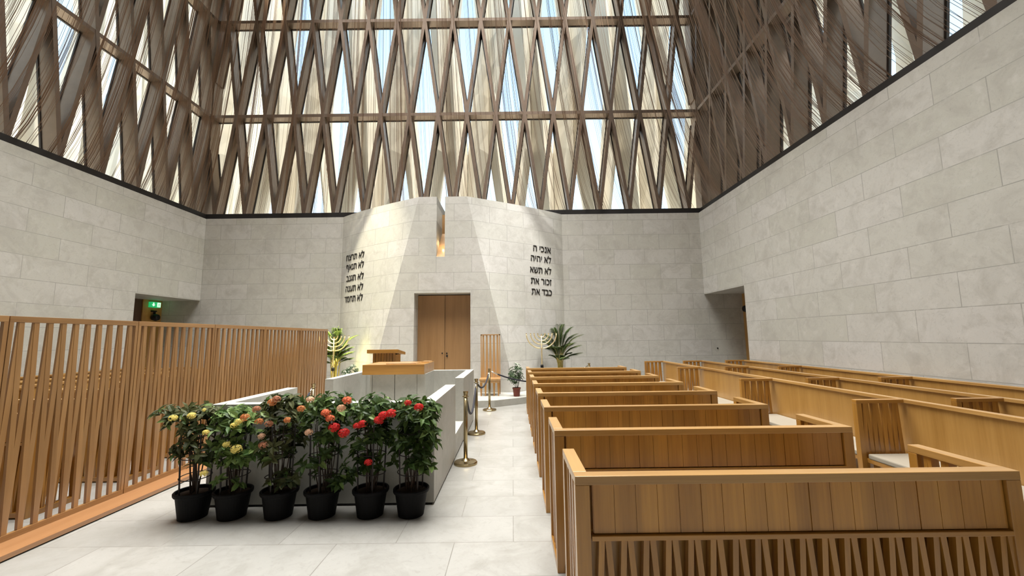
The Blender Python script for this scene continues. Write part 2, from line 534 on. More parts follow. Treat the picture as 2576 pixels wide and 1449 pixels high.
uw.build('wall_upper', M['bronze'], kind='structure')
WB_ROOF = YB + 0.75
ce = MB()
ce.box(XL - 0.75, XR + 0.75, -4.4, WB_ROOF, 15.2, 15.5)
ce.build('ceiling', M['bronze'], kind='structure')

# black plinth over the stone
tb = MB(); tb.box(XL - 0.7, XR + 0.7, YB + 0.10, YB + 0.75, ZT - 0.02, ZT + 0.19)
tb.build('trim_1', M['black_trim'], kind='structure')
tr_ = MB(); tr_.box(XR + 0.10, XR + 0.75, -4, YB + 0.10, ZT - 0.02, ZT + 0.19)
tr_.build('trim_2', M['black_trim'], kind='structure')
tl = MB(); tl.box(XL - 0.75, XL - 0.10, -4, YB + 0.10, ZT - 0.02, ZT + 0.19)
tl.build('trim_3', M['black_trim'], kind='structure')

# oak linings of the corner openings
def corner_door(n, xin, xout, lab):
    d = empty(n, (0, 0, 0), kind='structure')
    s = 1 if xout > xin else -1
    a = MB(); a.box(min(xin, xin + s * 0.1), max(xin, xin + s * 0.1), 12.75, YB, 0, NH)
    a.build('door_frame', M['oak_panel'], d)
    a = MB(); a.box(min(xin + s * 0.03, xin + s * 0.1), max(xin + s * 0.03, xin + s * 0.1), NY, 12.75, 0, NH)
    a.build('door_leaf', M['oak_shaded'], d)
    a = MB(); a.lathe([(0.0, 0), (0.028, 0.0), (0.028, 0.03), (0.0, 0.03)], 12)
    k = a.build('door_knob', M['dark_metal'], d, (xin, 12.95, 1.18))
    k.rotation_euler = (0, -s * pi / 2, 0)
    return d
corner_door('door_2', XR + 1.22, XR + 1.4, '')
corner_door('door_3', XL - 1.22, XL - 1.4, '')

# ark doors
d1 = empty('door_1', (XC, DY, 0), kind='structure')
for s, nm in ((-1, 'door_leaf'), (1, 'door_leaf')):
    a = MB()
    if s < 0: a.box(-DW, -0.006, 0, 0.05, 0.02, DH - 0.025)
    else: a.box(0.006, DW, 0, 0.05, 0.02, DH - 0.025)
    lf = a.build(nm, M['door_oak'], d1, (0, 0, 0))
    for (kx, kz, r) in (((-0.07, 1.21, 0.020),) if s < 0 else ((0.06, 1.21, 0.020), (0.065, 1.135, 0.028))):
        a = MB(); a.lathe([(r, 0), (r, 0.025), (r * 0.6, 0.035)], 14)
        kb = a.build('door_knob', M['dark_metal'], lf, (kx, 0.0, kz))
        kb.rotation_euler = (pi / 2, 0, 0)
a = MB(); a.box(-DW, DW, 0.055, 0.09, 0, DH)
a.build('door_backing', M['gasket'], d1)

# ark platform
plat = []
for u, y in ((-3.55, 12.6), (-3.0, 11.4), (-2.23, 10.58), (-1.5, 10.10), (0, 9.98), (1.5, 10.10), (2.23, 10.58), (3.0, 11.4), (3.55, 12.6)):
    plat.append((XC + u, y))
for k in range(25):
    u = 3.55 - 7.1 * k / 24
    plat.append((XC + u, ark_y(XC + u, 0.0) - 0.004 - 0.03 * (1 if abs(u) > 2 else 0)))
pm = MB(); pm.prism(plat, 0, 0.16)
pm.build('ark_platform', M['stone_plain'], label='low pale stone step curving out in front of the ark', cat='platform', bevel=0.004)

# ------------------------------------------------------------------ lattice windows, outer screens
SP, LV, Z0 = 1.01, 3.6, 5.87          # node spacing, storey height, base
ZTOP = 15.1
GN = -6.25 + 0.0
def lattice(name, fr, length, nodes0, front):
    """fr(u, d, z) maps along-wall, outward depth and height to the world; members lean half a bay per storey"""
    w = empty(name, (0, 0, 0), kind='structure')
    hh = ZTOP - Z0
    D, wd = 0.42, 0.102
    for n in nodes0:
        for s in (-1, 1):
            ub, ut = n, n + s * 0.5 * SP * hh / LV
            zb, zt = Z0, ZTOP
            lo, hi = length
            # clip to the wall's ends
            if ut < lo and s < 0:
                if ub <= lo: continue
                k = (ub - lo) / (ub - ut); zt = zb + k * (zt - zb); ut = lo
            if ut > hi and s > 0:
                if ub >= hi: continue
                k = (hi - ub) / (ut - ub); zt = zb + k * (zt - zb); ut = hi
            if ub < lo:
                if ut <= lo: continue
                k = (lo - ub) / (ut - ub); zb = zb + k * (zt - zb); ub = lo
            if ub > hi:
                if ut >= hi: continue
                k = (hi - ub) / (ut - ub); zb = zb + k * (zt - zb); ub = hi
            h = wd / 2
            dd = 0.0 if s < 0 else 0.007
            P = []
            for (u, z) in ((ub, zb), (ut, zt)):
                P += [fr(u - h, dd, z), fr(u + h, dd, z), fr(u + h, D - dd, z), fr(u - h, D - dd, z)]
            a = MB(); a.hexa(P)
            # slender frame lines where the glass meets the member
            for sd in (-1, 1):
                Q = []
                for (u, z) in ((ub, zb), (ut, zt)):
                    uu = u + sd * (h + 0.012)
                    Q += [fr(uu - 0.012, D - 0.07, z), fr(uu + 0.012, D - 0.07, z), fr(uu + 0.012, D - 0.03, z), fr(uu - 0.012, D - 0.03, z)]
                a.hexa(Q, 1)
            a.build('mullion', [M['bronze'], M['gasket']], w)
    for k in (1, 2):
        z = Z0 + LV * k - 0.03
        a = MB()
        lo, hi = length
        a.hexa([fr(lo, 0.014, z - 0.055), fr(hi, 0.014, z - 0.055), fr(hi, D - 0.014, z - 0.055), fr(lo, D - 0.014, z - 0.055), fr(lo, 0.014, z + 0.055), fr(hi, 0.014, z + 0.055), fr(hi, D - 0.014, z + 0.055), fr(lo, D - 0.014, z + 0.055)])
        a.hexa([fr(lo, D - 0.08, z - 0.075), fr(hi, D - 0.08, z - 0.075), fr(hi, D - 0.03, z - 0.075), fr(lo, D - 0.03, z - 0.075), fr(lo, D - 0.08, z - 0.055), fr(hi, D - 0.08, z - 0.055), fr(hi, D - 0.03, z - 0.055), fr(lo, D - 0.03, z - 0.055)], 1)
        a.build('transom', [M['bronze'], M['gasket']], w)
    a = MB()
    lo, hi = length
    a.add([fr(lo, D + 0.01, Z0), fr(hi, D + 0.01, Z0), fr(hi, D + 0.01, ZTOP), fr(lo, D + 0.01, ZTOP)], [(0, 1, 2, 3)])
    a.build('pane', M['glass'], w)
    return w
WB = YB + 0.27
lattice('window_1', lambda u, d, z: (u, WB + d, z), (XL - 0.27, XR + 0.27), [SX + SP * k for k in range(-10, 11)], 'y')
lattice('window_2', lambda u, d, z: (XL - 0.27 - d, u, z), (-1.0, WB), [8.17 + SP * k for k in range(-9, 8)], 'x')
lattice('window_3', lambda u, d, z: (XR + 0.27 + d, u, z), (-1.0, WB), [8.17 + SP * k for k in range(-9, 8)], 'x')

for nm, xa, xb in (('trim_6', XL - 0.69, XL - 0.25), ('trim_7', XR + 0.25, XR + 0.69)):
    a = MB(); a.box(xa, xb, WB - 0.02, WB + 0.42, Z0, ZTOP)
    a.build(nm, M['bronze'], kind='structure')

def outer_screen(name, fr, ks, per, seed, gw=0.47):
    """ring of limestone-coloured facade columns: twin feet that merge, with tall lozenge gaps of sky between"""
    rnd = random.Random(seed)
    s = empty(name, (0, 0, 0), kind='structure')
    T = 0.9
    for k in ks:
        u0 = per * k
        # edges of the lozenge gap k (left border of the column) and k+1
        def gap(kk, z):
            zc = 11.9 if kk % 2 == 0 else 14.6
            return max(0.012, gw * (1 - abs(z - zc) / 5.2))
        zs = [-0.4, 4.3, 6.0, 6.7, 9.4, 10.4, 11.9, 13.2, 14.6, 17.0, 19.0, 26.0]
        def foot(z):
            return max(0.0, min(0.70, 0.47 * (1 - (z - 6.0) / 3.4)))
        a = MB()
        for i in range(len(zs) - 1):
            z0, z1 = zs[i], zs[i + 1]
            for (L_, R_) in (((lambda z: per * k + gap(k, z)), (lambda z: per * (k + 0.5) - foot(z))), ((lambda z: per * (k + 0.5) + foot(z)), (lambda z: per * (k + 1) - gap(k + 1, z)))):
                # ridge on the inner face gives each leg a sunny and a shaded side
                m0, m1 = L_(z0) * 0.45 + R_(z0) * 0.55, L_(z1) * 0.45 + R_(z1) * 0.55
                P = [fr(L_(z0), 0.62, z0), fr(m0, 0.0, z0), fr(R_(z0), 0.62, z0), fr(R_(z0), T, z0), fr(L_(z0), T, z0),
                     fr(L_(z1), 0.62, z1), fr(m1, 0.0, z1), fr(R_(z1), 0.62, z1), fr(R_(z1), T, z1), fr(L_(z1), T, z1)]
                a.add(P, [(0, 1, 6, 5), (1, 2, 7, 6), (2, 3, 8, 7), (3, 4, 9, 8), (4, 0, 5, 9)])
        a.build('facade_column', M['concrete'], s)
    return s
OB = 2.6
outer_screen('wall_outer_back', lambda u, d, z: (u, WB + OB + d, z), range(-7, 6), 1.82, 3)
outer_screen('wall_outer_left', lambda u, d, z: (XL - 0.27 - 7.0 - d, u * 1.0, z), range(-1, 13), 2.2, 5, 0.7)
outer_screen('wall_outer_right', lambda u, d, z: (XR + 0.27 + 8.0 + d, u, z), range(-1, 11), 2.6, 8, 0.92)

# ------------------------------------------------------------------ tent of hanging chains
def chain_curtain(name, side, label, seed):
    rnd = random.Random(seed)
    cx, cy, hb, ht = XC, 5.2, 8.3, 4.7
    a = MB()
    n = {'back': 500, 'left': 480, 'right': 480}[side]
    i = 0
    while i < n:
        q = rnd.random()
        bundle = 1 if q < 0.72 else rnd.randint(3, 7)
        u0 = rnd.uniform(-1, 1) if side == 'back' else rnd.uniform(-0.35, 1)
        for b in range(bundle):
            u = max(-1, min(1, u0 + rnd.gauss(0, 0.006)))
            if side == 'back':
                P0 = Vector((cx + u * 8.15, YB + 0.14, ZT + 0.19)); P2 = Vector((cx + u * ht, cy + ht, 15.1))
            elif side == 'left':
                P0 = Vector((XL - 0.14, cy + u * 8.2, ZT + 0.19)); P2 = Vector((cx - ht, cy + u * ht, 15.1))
            else:
                P0 = Vector((XR + 0.14, cy + u * 8.2, ZT + 0.19)); P2 = Vector((cx + ht, cy + u * ht, 15.1))
            k = 0.66 + rnd.gauss(0, 0.012)
            P1 = P0.lerp(P2, k); P1.z = 7.3 + rnd.gauss(0, 0.10)
            pts = []
            for j in range(13):
                t = j / 12
                pts.append((1 - t) ** 2 * P0 + 2 * t * (1 - t) * P1 + t * t * P2)
            a.tube(pts, 0.0031, 3, caps=False)
            i += 1
    a.build(name, M['chain'], label=label, cat='chain curtain', kind='stuff')
chain_curtain('chain_curtain', 'back', 'bronze chain strands fanning down in front of the back lattice window', 11)
chain_curtain('chain_curtain', 'left', 'bronze chain strands sweeping down over the left lattice window', 12)
chain_curtain('chain_curtain', 'right', 'bronze chain strands sweeping down over the right lattice window', 13)

# ------------------------------------------------------------------ Hebrew lettering on the ark flanks
def hebrew(text, xl, xr, z, zh, label, group):
    """flat metal letters: every outline of the line of text becomes a solid, bent onto the flank"""
    cu = bpy.data.curves.new('hebrew_lettering', 'FONT')
    cu.body = text[::-1]
    cu.size = 1.0
    cu.resolution_u = 4
    t = bpy.data.objects.new('hebrew_lettering', cu)
    COL.objects.link(t)
    bpy.context.view_layer.update()
    bpy.context.view_layer.objects.active = t
    t.select_set(True)
    bpy.ops.object.convert(target='CURVE')
    t = bpy.context.view_layer.objects.active
    outlines = []
    for sp in t.data.splines:
        bp = sp.bezier_points
        pts = []
        n = len(bp)
        for i in range(n):
            p, q = bp[i], bp[(i + 1) % n]
            straight = (p.handle_right - p.co).length < 1e-5 and (q.handle_left - q.co).length < 1e-5
            seg = interpolate_bezier(p.co, p.handle_right, q.handle_left, q.co, 2 if straight else 5)
            pts += [v.to_2d() for v in seg[:-1]]
        out = []
        for v in pts:
            if not out or (v - out[-1]).length > 1e-4: out.append(v)
        if len(out) > 2: outlines.append(out)
    bpy.data.objects.remove(t)
    if not outlines: return
    ax = [v.x for o_ in outlines for v in o_]
    x0, x1 = min(ax), max(ax)
    def bolder(o_, d=0.016):
        n = len(o_)
        area = sum(o_[k].x * o_[(k + 1) % n].y - o_[(k + 1) % n].x * o_[k].y for k in range(n))
        sg = 1 if area > 0 else -1
        out = []
        for k in range(n):
            e0 = (o_[k] - o_[k - 1]).normalized(); e1 = (o_[(k + 1) % n] - o_[k]).normalized()
            nn = Vector((e0.y + e1.y, -(e0.x + e1.x))) * sg
            if nn.length < 0.3: nn = Vector((e0.y, -e0.x)) * sg
            out.append(o_[k] + nn.normalized() * d)
        return out
    groups = []                                       # strokes that overlap sideways belong to one letter
    for o_ in sorted(outlines, key=lambda q: min(v.x for v in q)):
        lo, hi = min(v.x for v in o_), max(v.x for v in o_)
        if groups and lo < groups[-1][1] - 0.01:
            groups[-1][0].append(o_); groups[-1][1] = max(groups[-1][1], hi)
        else:
            groups.append([[o_], hi])
    line = empty('hebrew_lettering', ((xl + xr) / 2, ark_y((xl + xr) / 2, z), z), label=label, cat='lettering', group=group)
    ox, oy, oz = line.location
    for strokes, _hi in groups:
        a = MB()
        for o_ in strokes:
            o_ = bolder(o_)
            n = len(o_)
            vs = []
            for dep in (0.004, 0.016):
                for v in o_:
                    X = xl + (v.x - x0) / (x1 - x0) * (xr - xl)
                    Z = z + v.y * zh
                    vs.append((X - ox, ark_y(X, Z) - dep - oy, Z - oz))
            tris = tessellate_polygon([[v.to_3d() for v in o_]])
            a.add(vs, [tuple(n + k for k in tr) for tr in tris] + [(k, (k + 1) % n, n + (k + 1) % n, n + k) for k in range(n)])
        a.build('letter', M['lettering'], line)
    return line
ORD = ('topmost', 'second', 'middle', 'fourth', 'lowest')
RT = [('אנכי ה', 0.679, 1.253, 4.416), ('לא יהיה', 0.596, 1.257, 4.091), ('לא תשא', 0.563, 1.253, 3.728), ('זכור את', 0.581, 1.25, 3.382), ('כבד את', 0.598, 1.253, 3.051)]
LT = [('לא תרצח', -5.34, -4.539, 4.279), ('לא תנאף', -5.319, -4.533, 3.965), ('לא תגנב', -5.293, -4.513, 3.601), ('לא תענה', -5.306, -4.51, 3.267), ('לא תחמד', -5.343, -4.499, 2.937)]
for i, (t, xl, xr, z) in enumerate(RT):
    hebrew(t, xl, xr, z - 0.13, 0.29, ORD[i] + ' of five black Hebrew lines on the right flank of the ark', 'Hebrew lines right of the ark')
for i, (t, xl, xr, z) in enumerate(LT):
    hebrew(t, xl, xr, z - 0.13, 0.29, ORD[i] + ' of five black Hebrew lines on the left flank of the ark', 'Hebrew lines left of the ark')

# ------------------------------------------------------------------ pews
BH = 0.97
def make_bench():
    W_ = 2.17
    r = empty('bench', (0, 0, 0))
    a = MB(); a.box(0, W_, 0, 0.075, BH - 0.042, BH)
    a.build('top_rail', M['rail_glare_x'], r, bevel=0.003)
    a = MB()
    nb = 19
    x0, x1 = 0.085, W_ - 0.075
    bwid = (x1 - x0) / nb
    for i in range(nb):
        d = 0.0 if i % 5 else 0.003
        a.box(x0 + bwid * i + 0.0012 + d, x0 + bwid * (i + 1) - 0.0012, 0.017, 0.05, 0.70, BH - 0.042)
    a.box(x0, x1, 0.022, 0.045, 0.70, BH - 0.042)
    a.build('back_panel', M['oak_boards'], r)
    a = MB(); a.box(0.075, W_ - 0.07, -0.002, 0.075, 0.672, 0.694)
    a.build('back_ledge', M['oak_x'], r, bevel=0.002)
    # zigzag slats below
    s = 0.1075
    n0 = 19
    for i in range(n0):
        xt = 0.085 + s * (i + 0.5)
        for dx in (-1, 1):
            xb = xt + dx * s / 2
            a = MB(); a.slat_x(xb, xt + dx * 0.014, 0.06, 0.672, 0.028, 0.008 if dx > 0 else 0.014, 0.05)
            a.build('slat', M['oak_z'], r)
    a = MB(); a.box(0.05, W_ - 0.05, 0.0, 0.06, 0.015, 0.06)
    a.build('bottom_rail', M['oak_x'], r, bevel=0.002)
    a = MB(); a.box(0.05, W_ - 0.05, 0.075, 0.095, 0.06, BH - 0.05)
    a.build('seat_back', M['oak_panel'], r)
    a = MB(); a.box(0.05, W_ - 0.05, 0.095, 0.47, 0.36, 0.40)
    a.build('seat', M['oak_x'], r, bevel=0.003)
    a = MB(); a.box(0.055, W_ - 0.055, 0.10, 0.47, 0.40, 0.45)
    a.build('seat_cushion', M['cushion'], r, bevel=0.012)
    for side in (0, 1):
        xa, xb = (0.0, 0.07) if side == 0 else (W_ - 0.07, W_)
        e = empty('end_frame', (0, 0, 0)); e.parent = r
        a = MB()
        a.box(xa, xb, 0.0, 0.06, 0.0, BH - 0.042)
        a.build('post', M['oak_z'], e, bevel=0.003)
        a = MB(); a.box(xa, xb, 0.455, 0.51, 0.0, BH - 0.042)
        a.build('post', M['oak_z'], e, bevel=0.003)
        a = MB(); a.box(xa, xb, 0.075, 0.51, BH - 0.042, BH)
        a.build('arm_rail', M['rail_glare_y'], e, bevel=0.003)
        a = MB(); a.box(xa, xb, 0.06, 0.455, 0.0, 0.05)
        a.build('bottom_rail', M['oak_y'], e)
        for i in range(4):
            yt = 0.06 + 0.395 * (i + 0.5) / 4
            for dy in (-1, 1):
                a = MB(); a.slat_y(yt + dy * 0.046, yt + dy * 0.010, 0.05, BH - 0.042, 0.022, xa + 0.012, xb - 0.012)
                a.build('slat', M['oak_z'], e)
    return r
NTH = ('nearest', 'second', 'third', 'fourth', 'fifth', 'sixth', 'seventh', 'eighth and farthest')
bench = make_bench()
index_children()
for i in range(8):
    o = bench if i == 0 else copy_tree(bench)
    o.location = (0.295, 2.12 + 1.005 * i, 0)
    ident(o, None, NTH[i] + ' oak bench from the camera in the block right of the aisle', 'bench', 'benches right of the aisle')
index_children()
for i in range(1, 8):
    o = copy_tree(bench)
    o.location = (2 * XC - 0.295 - 2.17 - 0.42, 2.12 + 1.005 * i, 0)
    ident(o, None, ('nearest', 'second', 'third', 'fourth', 'fifth', 'sixth', 'farthest')[i - 1] + ' oak bench from the camera behind the tall slatted screen', 'bench', 'benches behind the screen')

def make_row(xb, y1, ys, mirror, label, group):
    """long side pew whose back runs along y; sitters face the middle of the hall"""
    r = empty('side_pew', (xb, 0, 0), label=label, cat='pew', group=group)
    s = -1 if not mirror else 1
    X = lambda a, b: (min(s * a, s * b), max(s * a, s * b))
    ya = 0.6
    L_ = y1 - ya
    a = MB(); a.box(*X(-0.055, 0.02), ya, y1, BH - 0.035, BH)
    a.build('top_rail', M['rail_glare_y'], r, bevel=0.003)
    a = MB(); a.box(*X(-0.045, 0.0), ya, y1, 0.0, BH - 0.035)
    a.build('back_panel', M['oak_panel'], r)
    a = MB(); a.box(*X(0.0, 0.45), ya, y1, 0.36, 0.40)
    a.build('seat', M['oak_y'], r, bevel=0.003)
    edges = [ya] + sorted(ys) 
    if edges[-1] < y1 - 0.2: edges.append(y1)
    for c0, c1 in zip(edges[:-1], edges[1:]):
        a = MB(); a.box(*X(0.012, 0.455), c0 + 0.05, c1 - 0.05, 0.40, 0.45)
        a.build('seat_cushion', M['cushion'], r, bevel=0.012)
    for y in ys:
        d = empty('divider', (0, y, 0)); d.parent = r
        a = MB(); a.box(*X(0.0, 0.50), -0.03, 0.03, BH - 0.035, BH)
        a.build('arm_rail', M['oak_x'], d, bevel=0.003)
        a = MB(); a.box(*X(0.45, 0.50), -0.03, 0.03, 0.0, BH - 0.035)
        a.build('post', M['oak_z'], d, bevel=0.002)
        a = MB(); a.box(*X(0.0, 0.45), -0.025, 0.025, 0.0, 0.05)
        a.build('bottom_rail', M['oak_x'], d)
        for i in range(4):
            xt = 0.06 + 0.40 * i / 4 + 0.04
            for dx in (-1, 1):
                a = MB(); a.slat_x(s * (xt + dx * 0.048), s * (xt + dx * 0.012), 0.05, BH - 0.035, 0.036, -0.02 if dx > 0 else -0.017, 0.02 if dx > 0 else 0.017)
                a.build('slat', M['oak_z'], d)
    return r
DY_ = [11.15, 8.95, 6.5, 4.36]
make_row(3.98, 11.2, DY_, False, 'long oak side pew nearest the middle block, with four slatted dividers', 'side pews on the right')
make_row(5.0, 11.2, DY_, False, 'middle of the three long oak side pews on the right', 'side pews on the right')
make_row(6.12, 11.2, DY_, False, 'long oak side pew set against the right stone wall', 'side pews on the right')
make_row(2 * XC - 3.98, 11.2, DY_, True, 'long oak side pew behind the screen, the row nearest to it', 'side pews on the left')
make_row(2 * XC - 5.0, 11.2, DY_, True, 'middle long oak side pew seen through the screen', 'side pews on the left')
make_row(2 * XC - 6.12, 11.2, DY_, True, 'long oak side pew against the left stone wall, seen through the screen', 'side pews on the left')

# ------------------------------------------------------------------ slatted screen on the left
FX, FH, PW = -4.15, 1.875, 1.193
def make_panel():
    r = empty('slatted_screen', (0, 0, 0))
    t = 0.030
    a = MB(); a.box(-t, 0, 0.004, PW - 0.004, FH - 0.05, FH)
    a.build('top_rail', M['screen_y'], r, bevel=0.002)
    a = MB(); a.box(-t, 0, 0.004, PW - 0.004, 0.05, 0.10)
    a.build('bottom_rail', M['screen_y'], r, bevel=0.002)
    for y in (0.004, PW - 0.034):
        a = MB(); a.box(-t, 0, y, y + 0.03, 0.10, FH - 0.05)
        a.build('stile', M['screen_z'], r)
    n = 10
    s = (PW - 0.07) / n
    for i in range(n):
        yt = 0.035 + s * (i + 0.5)
        for dy in (-1, 1):
            a = MB()
            a.slat_y(yt + dy * s / 2, yt + dy * 0.002, 0.10, FH - 0.05, 0.040, -t + (0.003 if dy > 0 else 0.006), -0.003 if dy > 0 else -0.006)
            a.build('slat', M['screen_z'], r)
    return r
panel = make_panel()
index_children()
PO = ('second', 'third', 'fourth', 'fifth', 'sixth', 'farthest')
for i in range(7):
    o = panel if i == 0 else copy_tree(panel)
    o.location = (FX, 1.045 + PW * i, 0)
    lab = ('slatted oak screen panel cut off by the left edge, nearest the camera' if i == 0 else PO[i - 1] + ' slatted oak panel of the tall screen counting from the camera')
    ident(o, None, lab, 'screen', 'panels of the tall slatted screen')
a = MB(); a.box(FX - 0.10, -3.885, 1.0, 9.42, 0.012, 0.05)
a.box(FX - 0.08, -3.90, 1.0, 9.42, 0.0, 0.012, 1)  # dark strip below the plank, shade of its gap given as colour
a.build('screen_plinth', [M['plank_y'], M['gasket']], label='long reddish wood plank on the floor under the slatted screen', cat='plinth')

# ------------------------------------------------------------------ bimah enclosure
b = empty('stone_enclosure', (XC, 4.36, 0), label='waist-high grey stone enclosure around the reading table, behind the potted plants', cat='enclosure')
hw, tk, hh = 1.145, 0.14, 1.0
def encl(name, boxes, loc=(0, 0, 0)):
    a = MB()
    for q in boxes: a.box(*q)
    return a.build(name, M['stone_plain'], b, loc, bevel=0.003)
encl('front_wall', [(-hw, hw, 0, tk, 0.022, hh)])
encl('side_wall', [(hw - tk, hw, tk, 1.56, 0.022, hh)])
encl('side_wall', [(-hw, -hw + tk, tk, 1.45, 0.022, hh)])
encl('side_wall', [(hw - tk, hw, 2.52, 4.30, 0.022, hh)])
encl('side_wall', [(-hw, -hw + tk, 2.60, 4.30, 0.022, hh)])
encl('back_wall', [(-hw + tk, hw - tk, 4.16, 4.30, 0.022, hh)])
encl('raised_floor', [(-hw + tk, hw - tk, tk, 4.16, 0.022, 0.32)])
encl('step', [(hw - tk, hw - 0.004, 1.56, 2.52, 0.022, 0.32)])
encl('step', [(-hw + 0.004, -hw + tk, 1.45, 2.60, 0.022, 0.32)])
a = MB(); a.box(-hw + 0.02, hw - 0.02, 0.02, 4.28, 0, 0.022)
a.build('shadow_gap', M['black_trim'], b)  # black slab: the shade under the stone is put into its colour

t = empty('reading_table', (-2.05, 7.22, 0.32), label='stone reading table with thick oak top inside the stone enclosure', cat='table')
a = MB(); a.box(-0.53, 0.53, 0, 0.90, 0.715, 0.885)
a.build('table_top', M['oak_x'], t, bevel=0.004)
a = MB(); a.box(-0.16, 0.36, 0.12, 0.50, 0.885, 0.897)
a.build('inset_board', M['oak_pale_z'], t)
a = MB(); a.box(0.36, 0.50, 0.55, 0.85, 0.885, 0.90)
a.build('inset_board', M['oak_pale_z'], t)
a = MB()
a.box(-0.42, -0.385, 0.08, 0.85, 0, 0.715); a.box(0.395, 0.54, 0.08, 0.85, 0, 0.715); a.box(-0.385, 0.395, 0.12, 0.85, 0, 0.715)
a.build('pedestal', M['stone_plain'], t, bevel=0.002)
for x0_, x1_ in ((-0.380, 0.002), (0.012, 0.390)):
    a = MB(); a.box(x0_, x1_, 0.088, 0.118, 0.01, 0.71)
    a.build('cabinet_door', M['stone_plain'], t, bevel=0.002)

# lectern beyond the enclosure
l = empty('lectern', (-2.83, 9.28, 0), label='oak lectern with slanted top standing behind the stone enclosure', cat='lectern')
a = MB(); a.hexa([(-0.39, -0.02, 1.33), (0.30, -0.02, 1.33), (0.30, 0.62, 1.27), (-0.39, 0.62, 1.27), (-0.39, -0.02, 1.41), (0.30, -0.02, 1.41), (0.30, 0.62, 1.33), (-0.39, 0.62, 1.33)])
a.build('sloped_top', M['oak_x'], l, bevel=0.003)
for i in range(8):
    a = MB(); a.box(-0.28 + 0.0625 * i, -0.28 + 0.0625 * (i + 1) - 0.008, 0.06 + 0.008 * (i % 2), 0.09, 0, 1.335)
    a.build('slat', M['oak_z'], l)
for i in range(7):
    a = MB(); a.box(0.19 , 0.215, 0.10 + 0.06 * i, 0.10 + 0.06 * (i + 1) - 0.01, 0, 1.29)
    a.build('slat', M['oak_z'], l)
a = MB(); a.box(-0.27, 0.19, 0.10, 0.52, 0, 1.28)
a.build('body', M['oak_panel'], l)

# ------------------------------------------------------------------ tall chair by the ark
c = empty('high_back_chair', (-0.60, 10.82, 0.16), label='tall oak chair with tapered slat back beside the ark doors', cat='chair')
a = MB(); a.box(-0.27, 0.27, 0.0, 0.44, 0.385, 0.43)
a.build('seat', M['oak_pale_z'], c, bevel=0.003)
a = MB(); a.box(-0.25, 0.25, 0.01, 0.06, 0.33, 0.385)
a.build('apron', M['oak_pale_z'], c)
for x in (-0.26, 0.235):
    a = MB(); a.box(x, x + 0.028, 0.42, 0.47, 0, 1.565)
    a.build('back_post', M['oak_pale_z'], c)
a = MB(); a.box(-0.26, 0.263, 0.42, 0.47, 1.54, 1.57)
a.build('top_rail', M['oak_pale_z'], c)
for i in range(5):
    x = -0.19 + 0.095 * i
    a = MB()
    wt_, wb_ = 0.042, 0.084
    a.hexa([(x - wb_ / 2, 0.43, 0.43), (x + wb_ / 2, 0.43, 0.43), (x + wb_ / 2, 0.46, 0.43), (x - wb_ / 2, 0.46, 0.43), (x - wt_ / 2, 0.43, 1.54), (x + wt_ / 2, 0.43, 1.54), (x + wt_ / 2, 0.46, 1.54), (x - wt_ / 2, 0.46, 1.54)])
    a.build('back_slat', M['oak_pale_z'], c)
for i in range(5):
    x = -0.22 + 0.11 * i
    a = MB()
    a.hexa([(x - 0.015, 0.02, 0), (x + 0.015, 0.02, 0), (x + 0.015, 0.05, 0), (x - 0.015, 0.05, 0), (x - 0.032, 0.01, 0.345), (x + 0.032, 0.01, 0.345), (x + 0.032, 0.06, 0.345), (x - 0.032, 0.06, 0.345)])
    a.build('leg', M['oak_z'], c)

# ------------------------------------------------------------------ brass stanchions and ropes
def make_stanchion():
    r = empty('stanchion', (0, 0, 0))
    a = MB(); a.lathe([(0.155, 0), (0.155, 0.022), (0.145, 0.034), (0.06, 0.046), (0.045, 0.06), (0.030, 0.075)], 36)
    a.build('base', M['brass'], r, smooth=False)
    a = MB(); a.lathe([(0.026, 0.07), (0.026, 0.86)], 20)
    a.build('pole', M['brass'], r, smooth=True)
    a = MB(); a.lathe([(0.026, 0.855), (0.030, 0.858), (0.030, 0.872), (0.026, 0.875), (0.028, 0.90), (0.034, 0.925), (0.034, 0.933)], 20)
    a.build('cap', M['brass'], r)
    a = MB()
    ring = [(0.042 * cos(k * pi / 8), 0.042 * sin(k * pi / 8), 0.866) for k in range(17)]
    a.tube(ring, 0.004, 6, caps=False)
    a.build('hook_ring', M['brass'], r)
    return r
st = make_stanchion()
index_children()
ST = [((-0.64, 5.70), 'nearest brass stanchion, right of the stone enclosure beside the aisle'), ((-0.645, 7.40), 'middle brass stanchion close to the stone enclosure side'), ((-0.545, 9.95 - 0.25), 'brass stanchion standing in front of the tall oak chair'), ((2.02, 11.2), 'stanchion top showing over the farthest right bench'), ((-3.27, 6.93), 'stanchion between the slatted screen and the stone enclosure'), ((-3.35, 9.70), 'stanchion between the lectern and the yellow-lit palm'), ((-5.92, 11.2), 'stanchion seen through the far end of the slatted screen'), ((-3.29, 5.70), 'stanchion just outside the left side wall of the stone enclosure, nearest the plants')]
for i, ((x, y), lab) in enumerate(ST):
    o = st if i == 0 else copy_tree(st)
    o.location = (x, y, 0)
    ident(o, None, lab, 'stanchion', 'brass rope stanchions')
def rope(p0, p1, sag, label):
    r = empty('barrier_rope', (0, 0, 0), label=label, cat='rope', group='black barrier ropes')
    p0, p1 = Vector(p0), Vector(p1)
    pts = []
    for i in range(17):
        t_ = i / 16
        q = p0.lerp(p1, t_); q.z -= sag * 4 * t_ * (1 - t_)
        pts.append(q)
    a = MB(); a.tube(pts[1:-1], 0.017, 8)
    a.build('rope', M['rope'], r, smooth=True)
    for seg in (pts[:2], pts[-2:]):
        a = MB(); a.tube(seg, 0.013, 8)
        a.build('rope_end', M['silver'], r, smooth=True)
hk = 0.866
rope((-0.64, 5.745, hk), (-0.645, 7.355, hk), 0.36, 'black rope sagging between the two nearest brass stanchions')
